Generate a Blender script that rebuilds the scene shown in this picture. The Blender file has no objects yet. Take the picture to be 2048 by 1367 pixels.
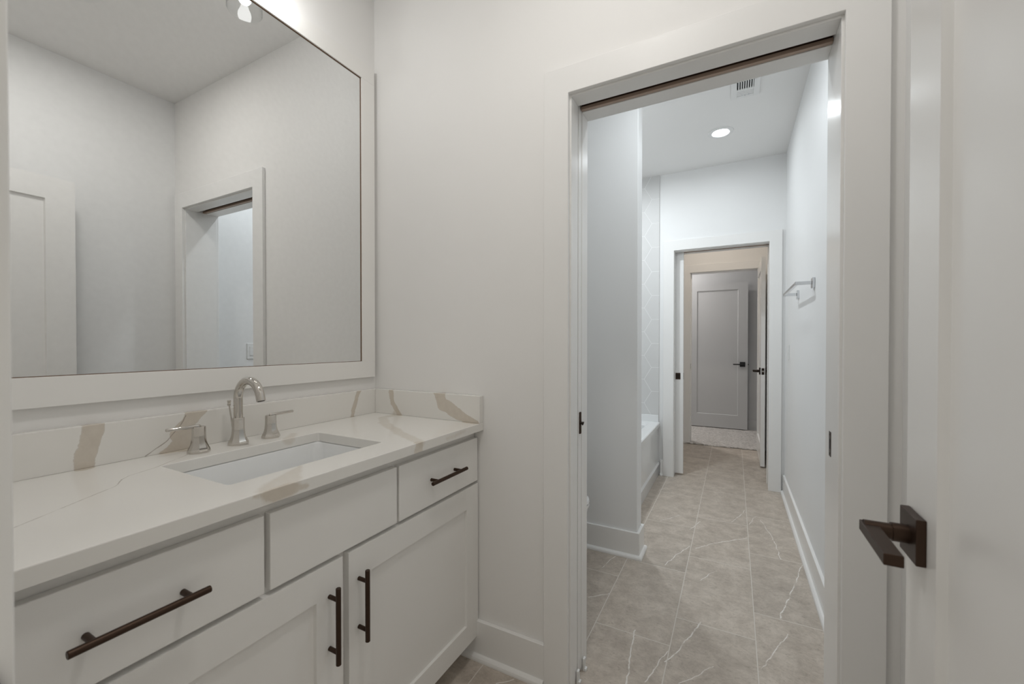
import bpy, bmesh, math, random
from mathutils import Matrix, Vector
random.seed(7)
S = bpy.context.scene
COL = S.collection

# ------------------------------------------------------------------ camera
F_PX = 834.19
YAW, PITCH = 0.48913, -0.009485
cam = bpy.data.cameras.new('camera')
cam.sensor_width = 36.0
cam.lens = F_PX / 2048.0 * 36.0
cam.shift_y = 10.24 / 2048.0
cam.clip_start = 0.02
cam.dof.use_dof = True
cam.dof.focus_distance = 2.2
cam.dof.aperture_fstop = 5.6
camo = bpy.data.objects.new('camera', cam)
COL.objects.link(camo)
cy, sy, cp, sp = math.cos(YAW), math.sin(YAW), math.cos(PITCH), math.sin(PITCH)
fw = Vector((-sy * cp, cy * cp, sp)); rt = Vector((cy, sy, 0)); up = rt.cross(fw)
camo.matrix_world = Matrix(((rt.x, up.x, -fw.x, 1.4253), (rt.y, up.y, -fw.y, -1.3671),
                            (rt.z, up.z, -fw.z, 1.2197), (0, 0, 0, 1)))
S.camera = camo

# ------------------------------------------------------------------ world, exposure
w = bpy.data.worlds.new('world'); S.world = w; w.use_nodes = True
w.node_tree.nodes['Background'].inputs[0].default_value = (1.0, 0.95, 0.855, 1)
WORLD = 0.46                       # even fill added through the entry doorway, for an unbuilt bedroom
w.node_tree.nodes['Background'].inputs[1].default_value = WORLD
S.view_settings.view_transform = 'Standard'
S.view_settings.look = 'None'
S.view_settings.gamma = 1.0
S.view_settings.use_curve_mapping = False
S.view_settings.exposure = 0.0
# light output of the lamps (used in the lamp builders below)
BULB = (0.975, 0.97, 0.965); BULB_W = 60.0
CAN = (0.90, 0.96, 1.0); CAN_W = 60.0; TUB_W = 510.0; TOI_W = 225.0
TWIN = (1.0, 0.895, 0.775); TWIN_W = 178.0
ROOM = (0.99, 0.965, 0.93); ROOM_W = 46.0
HALL = (1.0, 0.96, 0.93); HALL_W = 595.0

# ------------------------------------------------------------------ measures
H = 2.763                      # ceiling
XR = 1.795                     # right wall
T = 0.178                      # wall with a pocket door
YE = -1.275                    # entry wall, inner face
YF = 2.684                     # far wall of the bath
YT = YF + T                    # twin vanity room begins
Y3 = 4.137                     # its entry wall
Y4 = Y3 + 0.12                 # hall begins
Y5 = 5.345                     # hall back wall
CZ, CT, CD = 0.914, 0.029, 0.573   # counter height, thickness, depth

# ------------------------------------------------------------------ materials
def nodes_of(name):
    m = bpy.data.materials.new(name); m.use_nodes = True
    nt = m.node_tree; b = nt.nodes['Principled BSDF']
    return m, nt, b
def lk(nt, a, b): nt.links.new(a, b)
def mth(nt, op, a, b=None, c=None, clamp=False):
    n = nt.nodes.new('ShaderNodeMath'); n.operation = op; n.use_clamp = clamp
    for i, v in enumerate((a, b, c)):
        if v is None: continue
        if isinstance(v, (int, float)): n.inputs[i].default_value = v
        else: lk(nt, v, n.inputs[i])
    return n.outputs[0]
def vm(nt, op, a, b=None, out=0, scale=None):
    n = nt.nodes.new('ShaderNodeVectorMath'); n.operation = op
    for i, v in enumerate((a, b)):
        if v is None: continue
        if isinstance(v, (tuple, list)): n.inputs[i].default_value = v
        else: lk(nt, v, n.inputs[i])
    if scale is not None:
        if isinstance(scale, (int, float)): n.inputs['Scale'].default_value = scale
        else: lk(nt, scale, n.inputs['Scale'])
    return n.outputs[out]
def mix(nt, f, a, b):
    n = nt.nodes.new('ShaderNodeMix'); n.data_type = 'RGBA'
    for s, v in ((n.inputs[0], f), (n.inputs[6], a), (n.inputs[7], b)):
        if isinstance(v, (int, float)): s.default_value = v
        elif isinstance(v, (tuple, list)): s.default_value = (*v[:3], 1)
        else: lk(nt, v, s)
    return n.outputs[2]
def noise(nt, vec, scale, detail=4, rough=0.5, out=0):
    n = nt.nodes.new('ShaderNodeTexNoise'); n.inputs['Scale'].default_value = scale
    n.inputs['Detail'].default_value = detail; n.inputs['Roughness'].default_value = rough
    lk(nt, vec, n.inputs['Vector']); return n.outputs[out]
def objco(nt): return nt.nodes.new('ShaderNodeTexCoord').outputs['Object']
def ramp(nt, v, lo, hi):
    n = nt.nodes.new('ShaderNodeMapRange'); n.inputs[1].default_value = lo; n.inputs[2].default_value = hi
    lk(nt, v, n.inputs[0]); return n.outputs[0]
def bump(nt, b, h, strength, dist=0.001):
    n = nt.nodes.new('ShaderNodeBump'); n.inputs['Strength'].default_value = strength
    n.inputs['Distance'].default_value = dist
    lk(nt, h, n.inputs['Height']); lk(nt, n.outputs[0], b.inputs['Normal'])

def paint(name, col, rough, bs=0.06, spec=0.5, scale=350):
    m, nt, b = nodes_of(name); co = objco(nt)
    n1 = noise(nt, co, 3.0, 2)
    c2 = tuple(x * 0.975 for x in col)
    lk(nt, mix(nt, n1, c2, col), b.inputs['Base Color'])
    b.inputs['Roughness'].default_value = rough
    b.inputs['Specular IOR Level'].default_value = spec
    if bs: bump(nt, b, noise(nt, co, scale, 3), bs)
    return m
M = {}
M['wall'] = paint('wall paint', (0.905, 0.895, 0.878), 0.6, 0.10, 0.3)
M['wall_cool'] = paint('bath wall paint', (0.895, 0.897, 0.893), 0.5, 0.10, 0.35)
M['ceil'] = paint('ceiling paint', (0.90, 0.893, 0.88), 0.8, 0.12, 0.2)
M['trim'] = paint('semi gloss trim paint', (0.905, 0.898, 0.882), 0.24, 0.012, 0.5, 120)
M['casing'] = paint('satin casing paint', (0.905, 0.898, 0.882), 0.42, 0.012, 0.4, 120)
M['door'] = paint('door paint', (0.90, 0.893, 0.878), 0.26, 0.012, 0.5, 160)
M['cab'] = paint('cabinet lacquer', (0.90, 0.888, 0.862), 0.35, 0.02, 0.45)
M['hallwall'] = paint('hall wall paint', (0.60, 0.606, 0.612), 0.6, 0.08, 0.3)
M['plastic'] = paint('white plastic', (0.85, 0.85, 0.84), 0.35, 0.0)
M['porcelain'] = paint('glazed porcelain', (0.86, 0.87, 0.87), 0.08, 0.0)
M['acrylic'] = paint('white tub acrylic', (0.87, 0.88, 0.88), 0.12, 0.0)
M['gap'] = paint('dark gap brown', (0.16, 0.085, 0.045), 0.6, 0.0)
M['flange'] = paint('tan track flange', (0.42, 0.31, 0.24), 0.5, 0.0)
M['track'] = paint('bronze track metal', (0.10, 0.055, 0.035), 0.45, 0.0)

def metal(name, col, rough, met=1.0):
    m, nt, b = nodes_of(name); co = objco(nt)
    n1 = noise(nt, co, 60, 2)
    lk(nt, mix(nt, n1, tuple(x * 0.93 for x in col), col), b.inputs['Base Color'])
    b.inputs['Metallic'].default_value = met; b.inputs['Roughness'].default_value = rough
    return m
M['chrome'] = metal('polished nickel', (0.61, 0.58, 0.54), 0.05)
M['chrome2'] = metal('bright chrome', (0.72, 0.73, 0.75), 0.12)
M['bronze'] = metal('oil rubbed bronze', (0.060, 0.036, 0.024), 0.42, 0.75)
M['bronze2'] = metal('dark bronze', (0.028, 0.019, 0.014), 0.45, 0.6)
M['mirror'] = metal('silvered mirror', (0.86, 0.87, 0.87), 0.0)
M['dark'] = paint('dark void', (0.02, 0.02, 0.022), 0.8, 0.0)

def glass_mat():
    m, nt, b = nodes_of('clear thin glass'); nt.nodes.remove(b)
    out = [n for n in nt.nodes if n.type == 'OUTPUT_MATERIAL'][0]
    t = nt.nodes.new('ShaderNodeBsdfTransparent'); g = nt.nodes.new('ShaderNodeBsdfGlossy')
    g.inputs['Roughness'].default_value = 0.02
    t.inputs[0].default_value = (0.975, 0.98, 0.98, 1)
    lw = nt.nodes.new('ShaderNodeLayerWeight'); fc_ = mth(nt, 'MULTIPLY_ADD', mth(nt, 'POWER', lw.outputs['Facing'], 3.5), 0.7, 0.03)
    mx = nt.nodes.new('ShaderNodeMixShader')
    lk(nt, fc_, mx.inputs[0]); lk(nt, t.outputs[0], mx.inputs[1]); lk(nt, g.outputs[0], mx.inputs[2])
    lk(nt, mx.outputs[0], out.inputs[0]); return m
M['glass'] = glass_mat()
def emit(name, col, st):
    m, nt, b = nodes_of(name)
    b.inputs['Base Color'].default_value = (0.9, 0.9, 0.9, 1)
    b.inputs['Emission Color'].default_value = (*col, 1); b.inputs['Emission Strength'].default_value = st
    return m

# quartz: warm white slab with taupe veins (capsules in slab space, edges broken up by noise)
CAPS = []
def capsule_chain(pts, r):
    if not isinstance(r, (list, tuple)): r = [r] * len(pts)
    return [(pts[i], pts[i + 1], r[i], r[i + 1]) for i in range(len(pts) - 1)]
def chain_dist(nt, pos, segs):
    d = None
    for a, b_, ra, rb in segs:
        ba = tuple(b_[k] - a[k] for k in range(3)); L2 = sum(x * x for x in ba) + 1e-9
        pa = vm(nt, 'SUBTRACT', pos, a)
        h = mth(nt, 'DIVIDE', vm(nt, 'DOT_PRODUCT', pa, ba, out=1), L2, clamp=True)
        q = vm(nt, 'SUBTRACT', pa, vm(nt, 'SCALE', ba, scale=h))
        ln = vm(nt, 'LENGTH', q, out=1)
        rr = mth(nt, 'MULTIPLY_ADD', h, rb - ra, ra)
        e = mth(nt, 'SUBTRACT', ln, rr)
        d = e if d is None else mth(nt, 'MINIMUM', d, e)
    return d
def quartz():
    m, nt, b = nodes_of('veined quartz'); co = objco(nt)
    nz = nt.nodes.new('ShaderNodeTexNoise'); nz.inputs['Scale'].default_value = 16; nz.inputs['Detail'].default_value = 5
    nz.inputs['Roughness'].default_value = 0.6
    lk(nt, co, nz.inputs['Vector'])
    off = vm(nt, 'SCALE', vm(nt, 'SUBTRACT', nz.outputs['Color'], (0.5, 0.5, 0.5)), scale=0.03)
    pos = vm(nt, 'ADD', co, off)
    X = 0.027; Y = -0.027; Z = CZ
    broad = []
    broad += capsule_chain([(X, -0.944, 1.03), (X, -0.951, 0.981), (X, -0.962, 0.905)], [0.022, 0.021, 0.020])
    broad += capsule_chain([(X, -0.715, 1.025), (X, -0.742, 0.988), (X, -0.757, 0.955)], [0.024, 0.020, 0.030])
    broad += capsule_chain([(X, -0.757, 0.955), (X, -0.755, 0.905)], [0.024, 0.030])
    broad += capsule_chain([(X, -0.760, 0.935), (X, -0.800, 0.905)], [0.020, 0.016])
    broad += capsule_chain([(X, -0.112, 1.03), (X, -0.155, 0.915)], [0.010, 0.008])
    broad += capsule_chain([(0.122, Y, 1.03), (0.127, Y, 0.965), (0.172, Y, 0.912)], [0.011, 0.011, 0.010])
    broad += capsule_chain([(0.378, Y, 1.03), (0.394, Y, 0.978), (0.463, Y, 0.945), (0.555, Y, 0.908)], [0.026, 0.025, 0.022, 0.015])
    faint = []
    faint += capsule_chain([(0.156, -0.030, Z), (0.150, -0.100, Z), (0.243, -0.190, Z), (0.420, -0.293, Z), (0.565, -0.362, Z)],
                           [0.024, 0.018, 0.020, 0.018, 0.020])
    faint += capsule_chain([(0.470, -0.700, Z), (0.520, -0.760, Z), (0.573, -0.820, Z)], [0.006, 0.024, 0.042])
    mid = capsule_chain([(0.573, -0.868, 0.908), (0.573, -0.83, 0.900), (0.573, -0.790, 0.902), (0.573, -0.755, 0.896)], [0.004, 0.016, 0.014, 0.004])
    mid += capsule_chain([(0.573, -0.372, 0.917), (0.573, -0.376, 0.884)], [0.016, 0.020])
    faint += capsule_chain([(0.170, -0.530, 0.914), (0.11, -0.47, 0.914)], [0.018, 0.012])
    faint += capsule_chain([(0.573, -0.23, 0.897), (0.573, -0.125, 0.905)], [0.006, 0.004])
    fine = capsule_chain([(0.372, -1.146, Z), (0.328, -1.082, Z), (0.259, -0.981, Z), (0.213, -0.954, Z), (0.194, -0.932, Z), (0.172, -0.878, Z), (0.1, -0.775, Z)], 0.0006)
    fine += capsule_chain([(0.43, -1.24, Z), (0.372, -1.146, Z)], 0.0006)
    fine += capsule_chain([(X, -0.747, 1.011), (X, -0.762, 0.982), (X, -0.792, 0.948), (X, -0.843, 0.915)], 0.0010)
    dm = chain_dist(nt, pos, mid); mm = ramp(nt, dm, 0.002, -0.002); db = chain_dist(nt, pos, broad); df = chain_dist(nt, pos, faint)
    off2 = vm(nt, 'SCALE', vm(nt, 'SUBTRACT', nz.outputs['Color'], (0.5, 0.5, 0.5)), scale=0.008)
    dl = chain_dist(nt, vm(nt, 'ADD', co, off2), fine)
    mb = ramp(nt, db, 0.0015, -0.0015); mf = ramp(nt, df, 0.004, -0.006); ml = ramp(nt, dl, 0.0010, -0.0004)
    cloud = noise(nt, co, 5, 4)
    base = mix(nt, cloud, (0.845, 0.825, 0.785), (0.88, 0.865, 0.83))
    inn = noise(nt, co, 45, 5, 0.65)
    vein = mix(nt, inn, (0.52, 0.445, 0.355), (0.70, 0.625, 0.525))
    c = mix(nt, mth(nt, 'MULTIPLY', mf, mth(nt, 'MULTIPLY_ADD', inn, 0.5, 0.16)), base, vein)
    c = mix(nt, mth(nt, 'MULTIPLY', mm, 0.6), c, vein)
    c = mix(nt, mth(nt, 'MULTIPLY', mb, 0.74), c, vein)
    edge = ramp(nt, mth(nt, 'ABSOLUTE', db), 0.0014, 0.0)
    c = mix(nt, mth(nt, 'MULTIPLY', edge, 0.25), c, (0.33, 0.25, 0.18))
    c = mix(nt, mth(nt, 'MULTIPLY', ml, 0.75), c, (0.30, 0.25, 0.21))
    lk(nt, c, b.inputs['Base Color'])
    b.inputs['Roughness'].default_value = 0.16
    return m
M['quartz'] = quartz()

def floor_tile():
    m, nt, b = nodes_of('stone look floor tile'); co = objco(nt)
    s = nt.nodes.new('ShaderNodeSeparateXYZ'); lk(nt, co, s.inputs[0]); x, y = s.outputs[0], s.outputs[1]
    PW, PL = 0.3065, 0.607
    u = mth(nt, 'DIVIDE', mth(nt, 'SUBTRACT', x, 0.8965), PW)
    cidx = mth(nt, 'FLOOR', u)
    v = mth(nt, 'DIVIDE', mth(nt, 'SUBTRACT', y, mth(nt, 'MULTIPLY_ADD', cidx, 0.2, 0.4065)), PL)
    ridx = mth(nt, 'FLOOR', v)
    fu = mth(nt, 'MULTIPLY', mth(nt, 'FRACT', u), PW); fv = mth(nt, 'MULTIPLY', mth(nt, 'FRACT', v), PL)
    du = mth(nt, 'MINIMUM', fu, mth(nt, 'SUBTRACT', PW, fu)); dv = mth(nt, 'MINIMUM', fv, mth(nt, 'SUBTRACT', PL, fv))
    d = mth(nt, 'MINIMUM', du, dv)
    gr = ramp(nt, d, 0.0022, 0.0014)
    cb = nt.nodes.new('ShaderNodeCombineXYZ'); lk(nt, cidx, cb.inputs[0]); lk(nt, ridx, cb.inputs[1])
    wn = nt.nodes.new('ShaderNodeTexWhiteNoise'); wn.noise_dimensions = '2D'; lk(nt, cb.outputs[0], wn.inputs['Vector'])
    p2 = vm(nt, 'ADD', co, vm(nt, 'SCALE', wn.outputs['Color'], scale=9.0))
    warp = vm(nt, 'ADD', p2, vm(nt, 'SCALE', noise(nt, p2, 5, 3, out=1), scale=0.10))
    n1 = noise(nt, warp, 11, 9, 0.78); n2 = noise(nt, vm(nt, 'MULTIPLY', warp, (1.0, 1.7, 1.0)), 55, 6, 0.75)
    c = mix(nt, ramp(nt, n1, 0.34, 0.66), (0.405, 0.350, 0.295), (0.635, 0.565, 0.492))
    c = mix(nt, mth(nt, 'MULTIPLY', ramp(nt, n2, 0.45, 0.34), 0.55), c, (0.29, 0.24, 0.195))
    c = mix(nt, mth(nt, 'MULTIPLY', ramp(nt, n2, 0.56, 0.72), 0.45), c, (0.68, 0.635, 0.58))
    val = mth(nt, 'MULTIPLY_ADD', wn.outputs['Value'], 0.10, 0.95)
    hs = nt.nodes.new('ShaderNodeHueSaturation'); lk(nt, val, hs.inputs['Value']); lk(nt, c, hs.inputs['Color']); c = hs.outputs[0]
    FV = [[(1.058, 0.439), (1.07, 0.307), (1.089, 0.133)], [(1.303, 0.624), (1.266, 0.492), (1.202, 0.304)],
          [(1.629, 0.708), (1.574, 0.57), (1.513, 0.423)], [(1.763, 1.395), (1.686, 1.091), (1.611, 0.818)],
          [(1.5, 1.622), (1.328, 1.456), (1.231, 1.327)], [(1.196, 1.35), (1.142, 1.2), (1.096, 1.04)],
          [(1.502, 2.11), (1.462, 1.969), (1.416, 1.842)], [(1.665, 1.421), (1.644, 1.698), (1.595, 1.965)],
          [(1.564, 2.024), (1.517, 1.852)], [(1.345, 1.115), (1.276, 0.972)], [(0.812, 0.562), (0.858, 0.604), (0.89, 0.64)],
          [(1.359, 0.368), (1.297, 0.274), (1.26, 0.224)], [(1.198, 0.376), (1.169, 0.259), (1.147, 0.177)],
          [(1.225, 1.75), (1.176, 1.584)], [(0.834, 1.01), (0.794, 0.856)], [(1.59, 3.334), (1.706, 3.529)],
          [(1.093, 1.792), (0.981, 1.638)], [(0.725, -0.036), (0.675, -0.087)]]
    segs = []
    for i, pl in enumerate(FV):
        segs += capsule_chain([(a, b_, 0.0) for a, b_ in pl], 0.0011 if i in (0, 1, 3, 4) else 0.0006)
    q = vm(nt, 'ADD', co, vm(nt, 'SCALE', vm(nt, 'SUBTRACT', noise(nt, co, 14, 4, out=1), (0.5, 0.5, 0.5)), scale=0.03))
    q = vm(nt, 'MULTIPLY', q, (1, 1, 0))
    dvn = chain_dist(nt, q, segs)
    vmask = mth(nt, 'MULTIPLY', ramp(nt, dvn, 0.0022, -0.0002), ramp(nt, noise(nt, co, 22, 3), 0.28, 0.52))
    c = mix(nt, mth(nt, 'MULTIPLY', vmask, 0.9), c, (0.90, 0.87, 0.83))
    c = mix(nt, gr, c, (0.72, 0.675, 0.615))
    lk(nt, c, b.inputs['Base Color'])
    b.inputs['Roughness'].default_value = 0.42
    bump(nt, b, mth(nt, 'MULTIPLY_ADD', gr, -1.0, mth(nt, 'MULTIPLY', n2, 0.12)), 0.5, 0.0012)
    return m
M['tile'] = floor_tile()

def hex_tile():
    m, nt, b = nodes_of('white hexagon wall tile'); co = objco(nt)
    s = nt.nodes.new('ShaderNodeSeparateXYZ'); lk(nt, co, s.inputs[0])
    side = 0.1285; R3 = math.sqrt(3.0); rx, rz = 3 * side, R3 * side
    uu = mth(nt, 'ADD', s.outputs[0], s.outputs[1])
    px = mth(nt, 'SUBTRACT', uu, 0.8108 + YF - 0.012)
    pz = mth(nt, 'SUBTRACT', s.outputs[2], 1.9953)
    def cell(ox, oz):
        a = mth(nt, 'SUBTRACT', mth(nt, 'MODULO', mth(nt, 'ADD', px, ox + 60 * rx), rx), rx / 2)
        c = mth(nt, 'SUBTRACT', mth(nt, 'MODULO', mth(nt, 'ADD', pz, oz + 60 * rz), rz), rz / 2)
        ax, az = mth(nt, 'ABSOLUTE', a), mth(nt, 'ABSOLUTE', c)
        return mth(nt, 'MAXIMUM', az, mth(nt, 'MULTIPLY_ADD', ax, R3 / 2, mth(nt, 'MULTIPLY', az, 0.5)))
    d = mth(nt, 'MINIMUM', cell(rx / 2, rz / 2), cell(0, 0))
    e = mth(nt, 'SUBTRACT', side * R3 / 2, d)
    g = ramp(nt, e, 0.0022, 0.0012)
    n1 = noise(nt, co, 4, 3)
    lk(nt, mix(nt, g, mix(nt, n1, (0.66, 0.655, 0.65), (0.70, 0.70, 0.69)), (0.895, 0.897, 0.893)), b.inputs['Base Color'])
    lk(nt, mth(nt, 'MULTIPLY_ADD', g, 0.25, 0.50), b.inputs['Roughness'])
    bump(nt, b, mth(nt, 'MULTIPLY', g, -1.0), 0.4, 0.0015)
    return m
M['hex'] = hex_tile()
def carpet():
    m, nt, b = nodes_of('cut pile carpet'); co = objco(nt)
    n1 = noise(nt, co, 42, 6, 0.85); n2 = noise(nt, co, 12, 3)
    c = mix(nt, ramp(nt, n1, 0.30, 0.70), (0.26, 0.247, 0.232), (0.92, 0.885, 0.85)); c = mix(nt, mth(nt, 'MULTIPLY', n2, 0.15), c, (0.62, 0.59, 0.57))
    lk(nt, c, b.inputs['Base Color']); b.inputs['Roughness'].default_value = 0.95
    bump(nt, b, n1, 0.9, 0.006); return m
M['carpet'] = carpet()

# ------------------------------------------------------------------ mesh helpers
LOC = {}
class MB:
    def __init__(s): s.bm = bmesh.new()
    def box(s, x0, x1, y0, y1, z0, z1, bev=0.0, seg=2):
        b = bmesh.new()
        bmesh.ops.create_cube(b, size=1.0)
        for v in b.verts:
            v.co = Vector((x0 + (v.co.x + .5) * (x1 - x0), y0 + (v.co.y + .5) * (y1 - y0), z0 + (v.co.z + .5) * (z1 - z0)))
        if bev: bmesh.ops.bevel(b, geom=b.edges[:], offset=bev, segments=seg, affect='EDGES', profile=0.5)
        return s._add(b)
    def _add(s, b):
        me = bpy.data.meshes.new('tmp'); b.to_mesh(me); b.free(); s.bm.from_mesh(me); bpy.data.meshes.remove(me); return s
    def surround(s, xo0, xi0, xi1, xo1, y0, y1, zi, zo, bev=0.0012):
        """one flat door surround: outer x, inner x, inner and outer top"""
        b = bmesh.new(); pts = [(xo0, 0), (xi0, 0), (xi0, zi), (xi1, zi), (xi1, 0), (xo1, 0), (xo1, zo), (xo0, zo)]
        f = b.faces.new([b.verts.new((x, y0, z)) for x, z in pts])
        r = bmesh.ops.extrude_face_region(b, geom=[f])
        bmesh.ops.translate(b, vec=(0, y1 - y0, 0), verts=[v for v in r['geom'] if isinstance(v, bmesh.types.BMVert)])
        bmesh.ops.recalc_face_normals(b, faces=b.faces[:])
        bmesh.ops.bevel(b, geom=[e for e in b.edges if max(v.co.z for v in e.verts) > 0], offset=bev, segments=1, affect='EDGES')
        return s._add(b)
    def tube(s, pts, r, n=16, cap=True):
        b = bmesh.new(); pts = [Vector(p) for p in pts]
        if not isinstance(r, (list, tuple)): r = [r] * len(pts)
        rings = []; ref = None
        for i, p in enumerate(pts):
            t = (pts[min(i + 1, len(pts) - 1)] - pts[max(i - 1, 0)]).normalized()
            if ref is None:
                ref = Vector((0, 0, 1)) if abs(t.z) < .9 else Vector((0, 1, 0))
            a = (ref - t * ref.dot(t)).normalized(); ref = a; c = t.cross(a)
            rings.append([b.verts.new(p + (a * math.cos(2 * math.pi * k / n) + c * math.sin(2 * math.pi * k / n)) * r[i]) for k in range(n)])
        for i in range(len(rings) - 1):
            for k in range(n):
                b.faces.new((rings[i][k], rings[i][(k + 1) % n], rings[i + 1][(k + 1) % n], rings[i + 1][k]))
        if cap:
            b.faces.new(rings[0][::-1]); b.faces.new(rings[-1])
        return s._add(b)
    def lathe(s, c, prof, n=32, phase=0.0, cap0=True, cap1=True, axis='Z'):
        b = bmesh.new(); rings = []
        for r, z in prof:
            ring = []
            for k in range(n):
                a = 2 * math.pi * k / n + phase
                p = (r * math.cos(a), r * math.sin(a), z)
                if axis == 'X': p = (p[2], p[0], p[1])
                if axis == 'Y': p = (p[0], p[2], p[1])
                ring.append(b.verts.new(Vector(c) + Vector(p)))
            rings.append(ring)
        for i in range(len(rings) - 1):
            for k in range(n):
                b.faces.new((rings[i][k], rings[i][(k + 1) % n], rings[i + 1][(k + 1) % n], rings[i + 1][k]))
        if cap0: b.faces.new(rings[0][::-1])
        if cap1: b.faces.new(rings[-1])
        return s._add(b)
    def loft(s, loops, cap0=True, cap1=True):
        b = bmesh.new(); R = [[b.verts.new(Vector(p)) for p in L] for L in loops]; n = len(R[0])
        for i in range(len(R) - 1):
            for k in range(n):
                b.faces.new((R[i][k], R[i][(k + 1) % n], R[i + 1][(k + 1) % n], R[i + 1][k]))
        if cap0: b.faces.new(R[0][::-1])
        if cap1: b.faces.new(R[-1])
        return s._add(b)
    def panel(s, mp, u0, u1, v0, v1, w0, w1, st, top, bot, depth, slope, both=True):
        """a leaf with one sunk panel; mp maps (u, v, w) to the room; w1 is the shown face"""
        b = bmesh.new()
        def ring(a, c, d, e, wv): return [b.verts.new(Vector(mp(*p))) for p in ((a, d, wv), (c, d, wv), (c, e, wv), (a, e, wv))]
        def side(wv, sgn):
            o = ring(u0, u1, v0, v1, wv)
            i1 = ring(u0 + st, u1 - st, v0 + bot, v1 - top, wv)
            i2 = ring(u0 + st + slope, u1 - st - slope, v0 + bot + slope, v1 - top - slope, wv - sgn * depth)
            for k in range(4):
                j = (k + 1) % 4
                b.faces.new((o[k], o[j], i1[j], i1[k])); b.faces.new((i1[k], i1[j], i2[j], i2[k]))
            b.faces.new(i2); return o
        o1 = side(w1, 1)
        if both: o0 = side(w0, -1)
        else:
            o0 = ring(u0, u1, v0, v1, w0); b.faces.new(o0)
        for k in range(4):
            j = (k + 1) % 4; b.faces.new((o0[k], o0[j], o1[j], o1[k]))
        return s._add(b)
    def build(s, name, mat, parent=None, smooth=False, kind=None, label=None, cat=None, group=None, angle=40):
        bmesh.ops.recalc_face_normals(s.bm, faces=s.bm.faces[:])
        off = LOC.get(parent.name, Vector()) if parent else Vector()
        if off.length: bmesh.ops.translate(s.bm, vec=-off, verts=s.bm.verts[:])
        me = bpy.data.meshes.new(name); s.bm.to_mesh(me); s.bm.free()
        o = bpy.data.objects.new(name, me); COL.objects.link(o); me.materials.append(M[mat] if isinstance(mat, str) else mat)
        if smooth:
            for p in me.polygons: p.use_smooth = True
            try: me.set_sharp_from_angle(angle=math.radians(angle))
            except Exception: pass
        if parent: o.parent = parent; LOC[o.name] = off
        tag(o, label, cat, group, kind); return o
def tag(o, label=None, cat=None, group=None, kind=None):
    for k, v in (('label', label), ('category', cat), ('group', group), ('kind', kind)):
        if v: o[k] = v
    return o
def thing(name, loc, label, cat, group=None, kind=None):
    o = bpy.data.objects.new(name, None); COL.objects.link(o); o.location = loc; o.empty_display_size = 0.05
    LOC[o.name] = Vector(loc); return tag(o, label, cat, group, kind)
def struct(name, mb, mat, label=None, parent=None, smooth=False):
    return mb.build(name, mat, parent, smooth, None if parent else 'structure', label)
def rrect(x0, x1, y0, y1, z, r, n=6):
    out = []
    for cx, cy_, a0 in ((x1 - r, y1 - r, 0), (x0 + r, y1 - r, 90), (x0 + r, y0 + r, 180), (x1 - r, y0 + r, 270)):
        for k in range(n + 1):
            a = math.radians(a0 + 90 * k / n); out.append((cx + r * math.cos(a), cy_ + r * math.sin(a), z))
    return out

# ------------------------------------------------------------------ room shell
struct('floor', MB().box(-0.12, 1.95, -1.60, 4.19, -0.10, 0.0), 'tile', 'grey-brown stone tile floor laid in offset columns with pale grout')
b = MB(); g = bmesh.new()
nx, ny = 150, 80
grid = [[None] * (ny + 1) for _ in range(nx + 1)]
for i in range(nx + 1):
    for j in range(ny + 1):
        x = -0.30 + 2.55 * i / nx; t = (j / ny) ** 1.6
        y = 4.105 + (Y5 - 4.105) * t
        z = 0.012 + random.uniform(-0.003, 0.003)
        if 0.84 < x < 1.78:
            if j == 0: y += random.uniform(-0.022, 0.008); z = 0.0035
        elif j == 0: z = 0.0035
        grid[i][j] = g.verts.new((x, y, z))
for i in range(nx):
    for j in range(ny):
        g.faces.new((grid[i][j], grid[i + 1][j], grid[i + 1][j + 1], grid[i][j + 1]))
struct('floor_carpet', b._add(g), 'carpet', 'pale grey cut-pile carpet beyond the furthest doorway', smooth=True)
struct('floor_slab', MB().box(-0.30, 2.25, 4.191, Y5 + 0.1, -0.10, 0.0), 'gap', 'slab under the carpet')
struct('ceiling', MB().box(-0.30, 2.25, -1.40, Y5 + 0.1, H, H + 0.1), 'ceil', 'flat off-white ceiling')
struct('wall_left', MB().box(-0.12, 0.0, -1.40, Y4, 0, H), 'wall', 'wall behind the vanity and mirror')
struct('wall_right', MB().box(XR, XR + 0.12, -1.40, YF, 0, H), 'wall_cool', 'long right-hand wall holding the towel bar')
struct('wall_right_twin', MB().box(XR, XR + 0.12, YF, Y4, 0, H), 'wall', 'right wall of the second vanity room')

def pocket_wall(name, y0, xo0, xo1, zo, mat_f, mat_b, label):
    """wall with an opening xo0..xo1 up to zo and a hollow for a sliding door on its left"""
    y1 = y0 + T; w = MB()
    zc = zo + 0.045
    w.box(0, xo0, y0, y0 + 0.064, 0, zc); w.box(0, xo0, y1 - 0.059, y1, 0, zc)
    w.box(0, 0.05, y0 + 0.064, y1 - 0.059, 0, zc)
    w.box(xo1, XR, y0, y1, 0, zc)
    w.box(xo0, xo1, y0, y0 + 0.064, zo, zc); w.box(xo0, xo1, y1 - 0.059, y1, zo, zc)
    w.box(0, XR, y0, y1, zc, H)
    return struct(name, w, mat_f, label)
pocket_wall('wall_front', 0.0, 0.908, 1.690, 2.086, 'wall', 'wall_cool', 'wall with the wide pocket doorway beside the vanity')
pocket_wall('wall_far', YF, 0.924, 1.704, 2.076, 'wall_cool', 'wall', 'far bath wall with the second pocket doorway')

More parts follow.
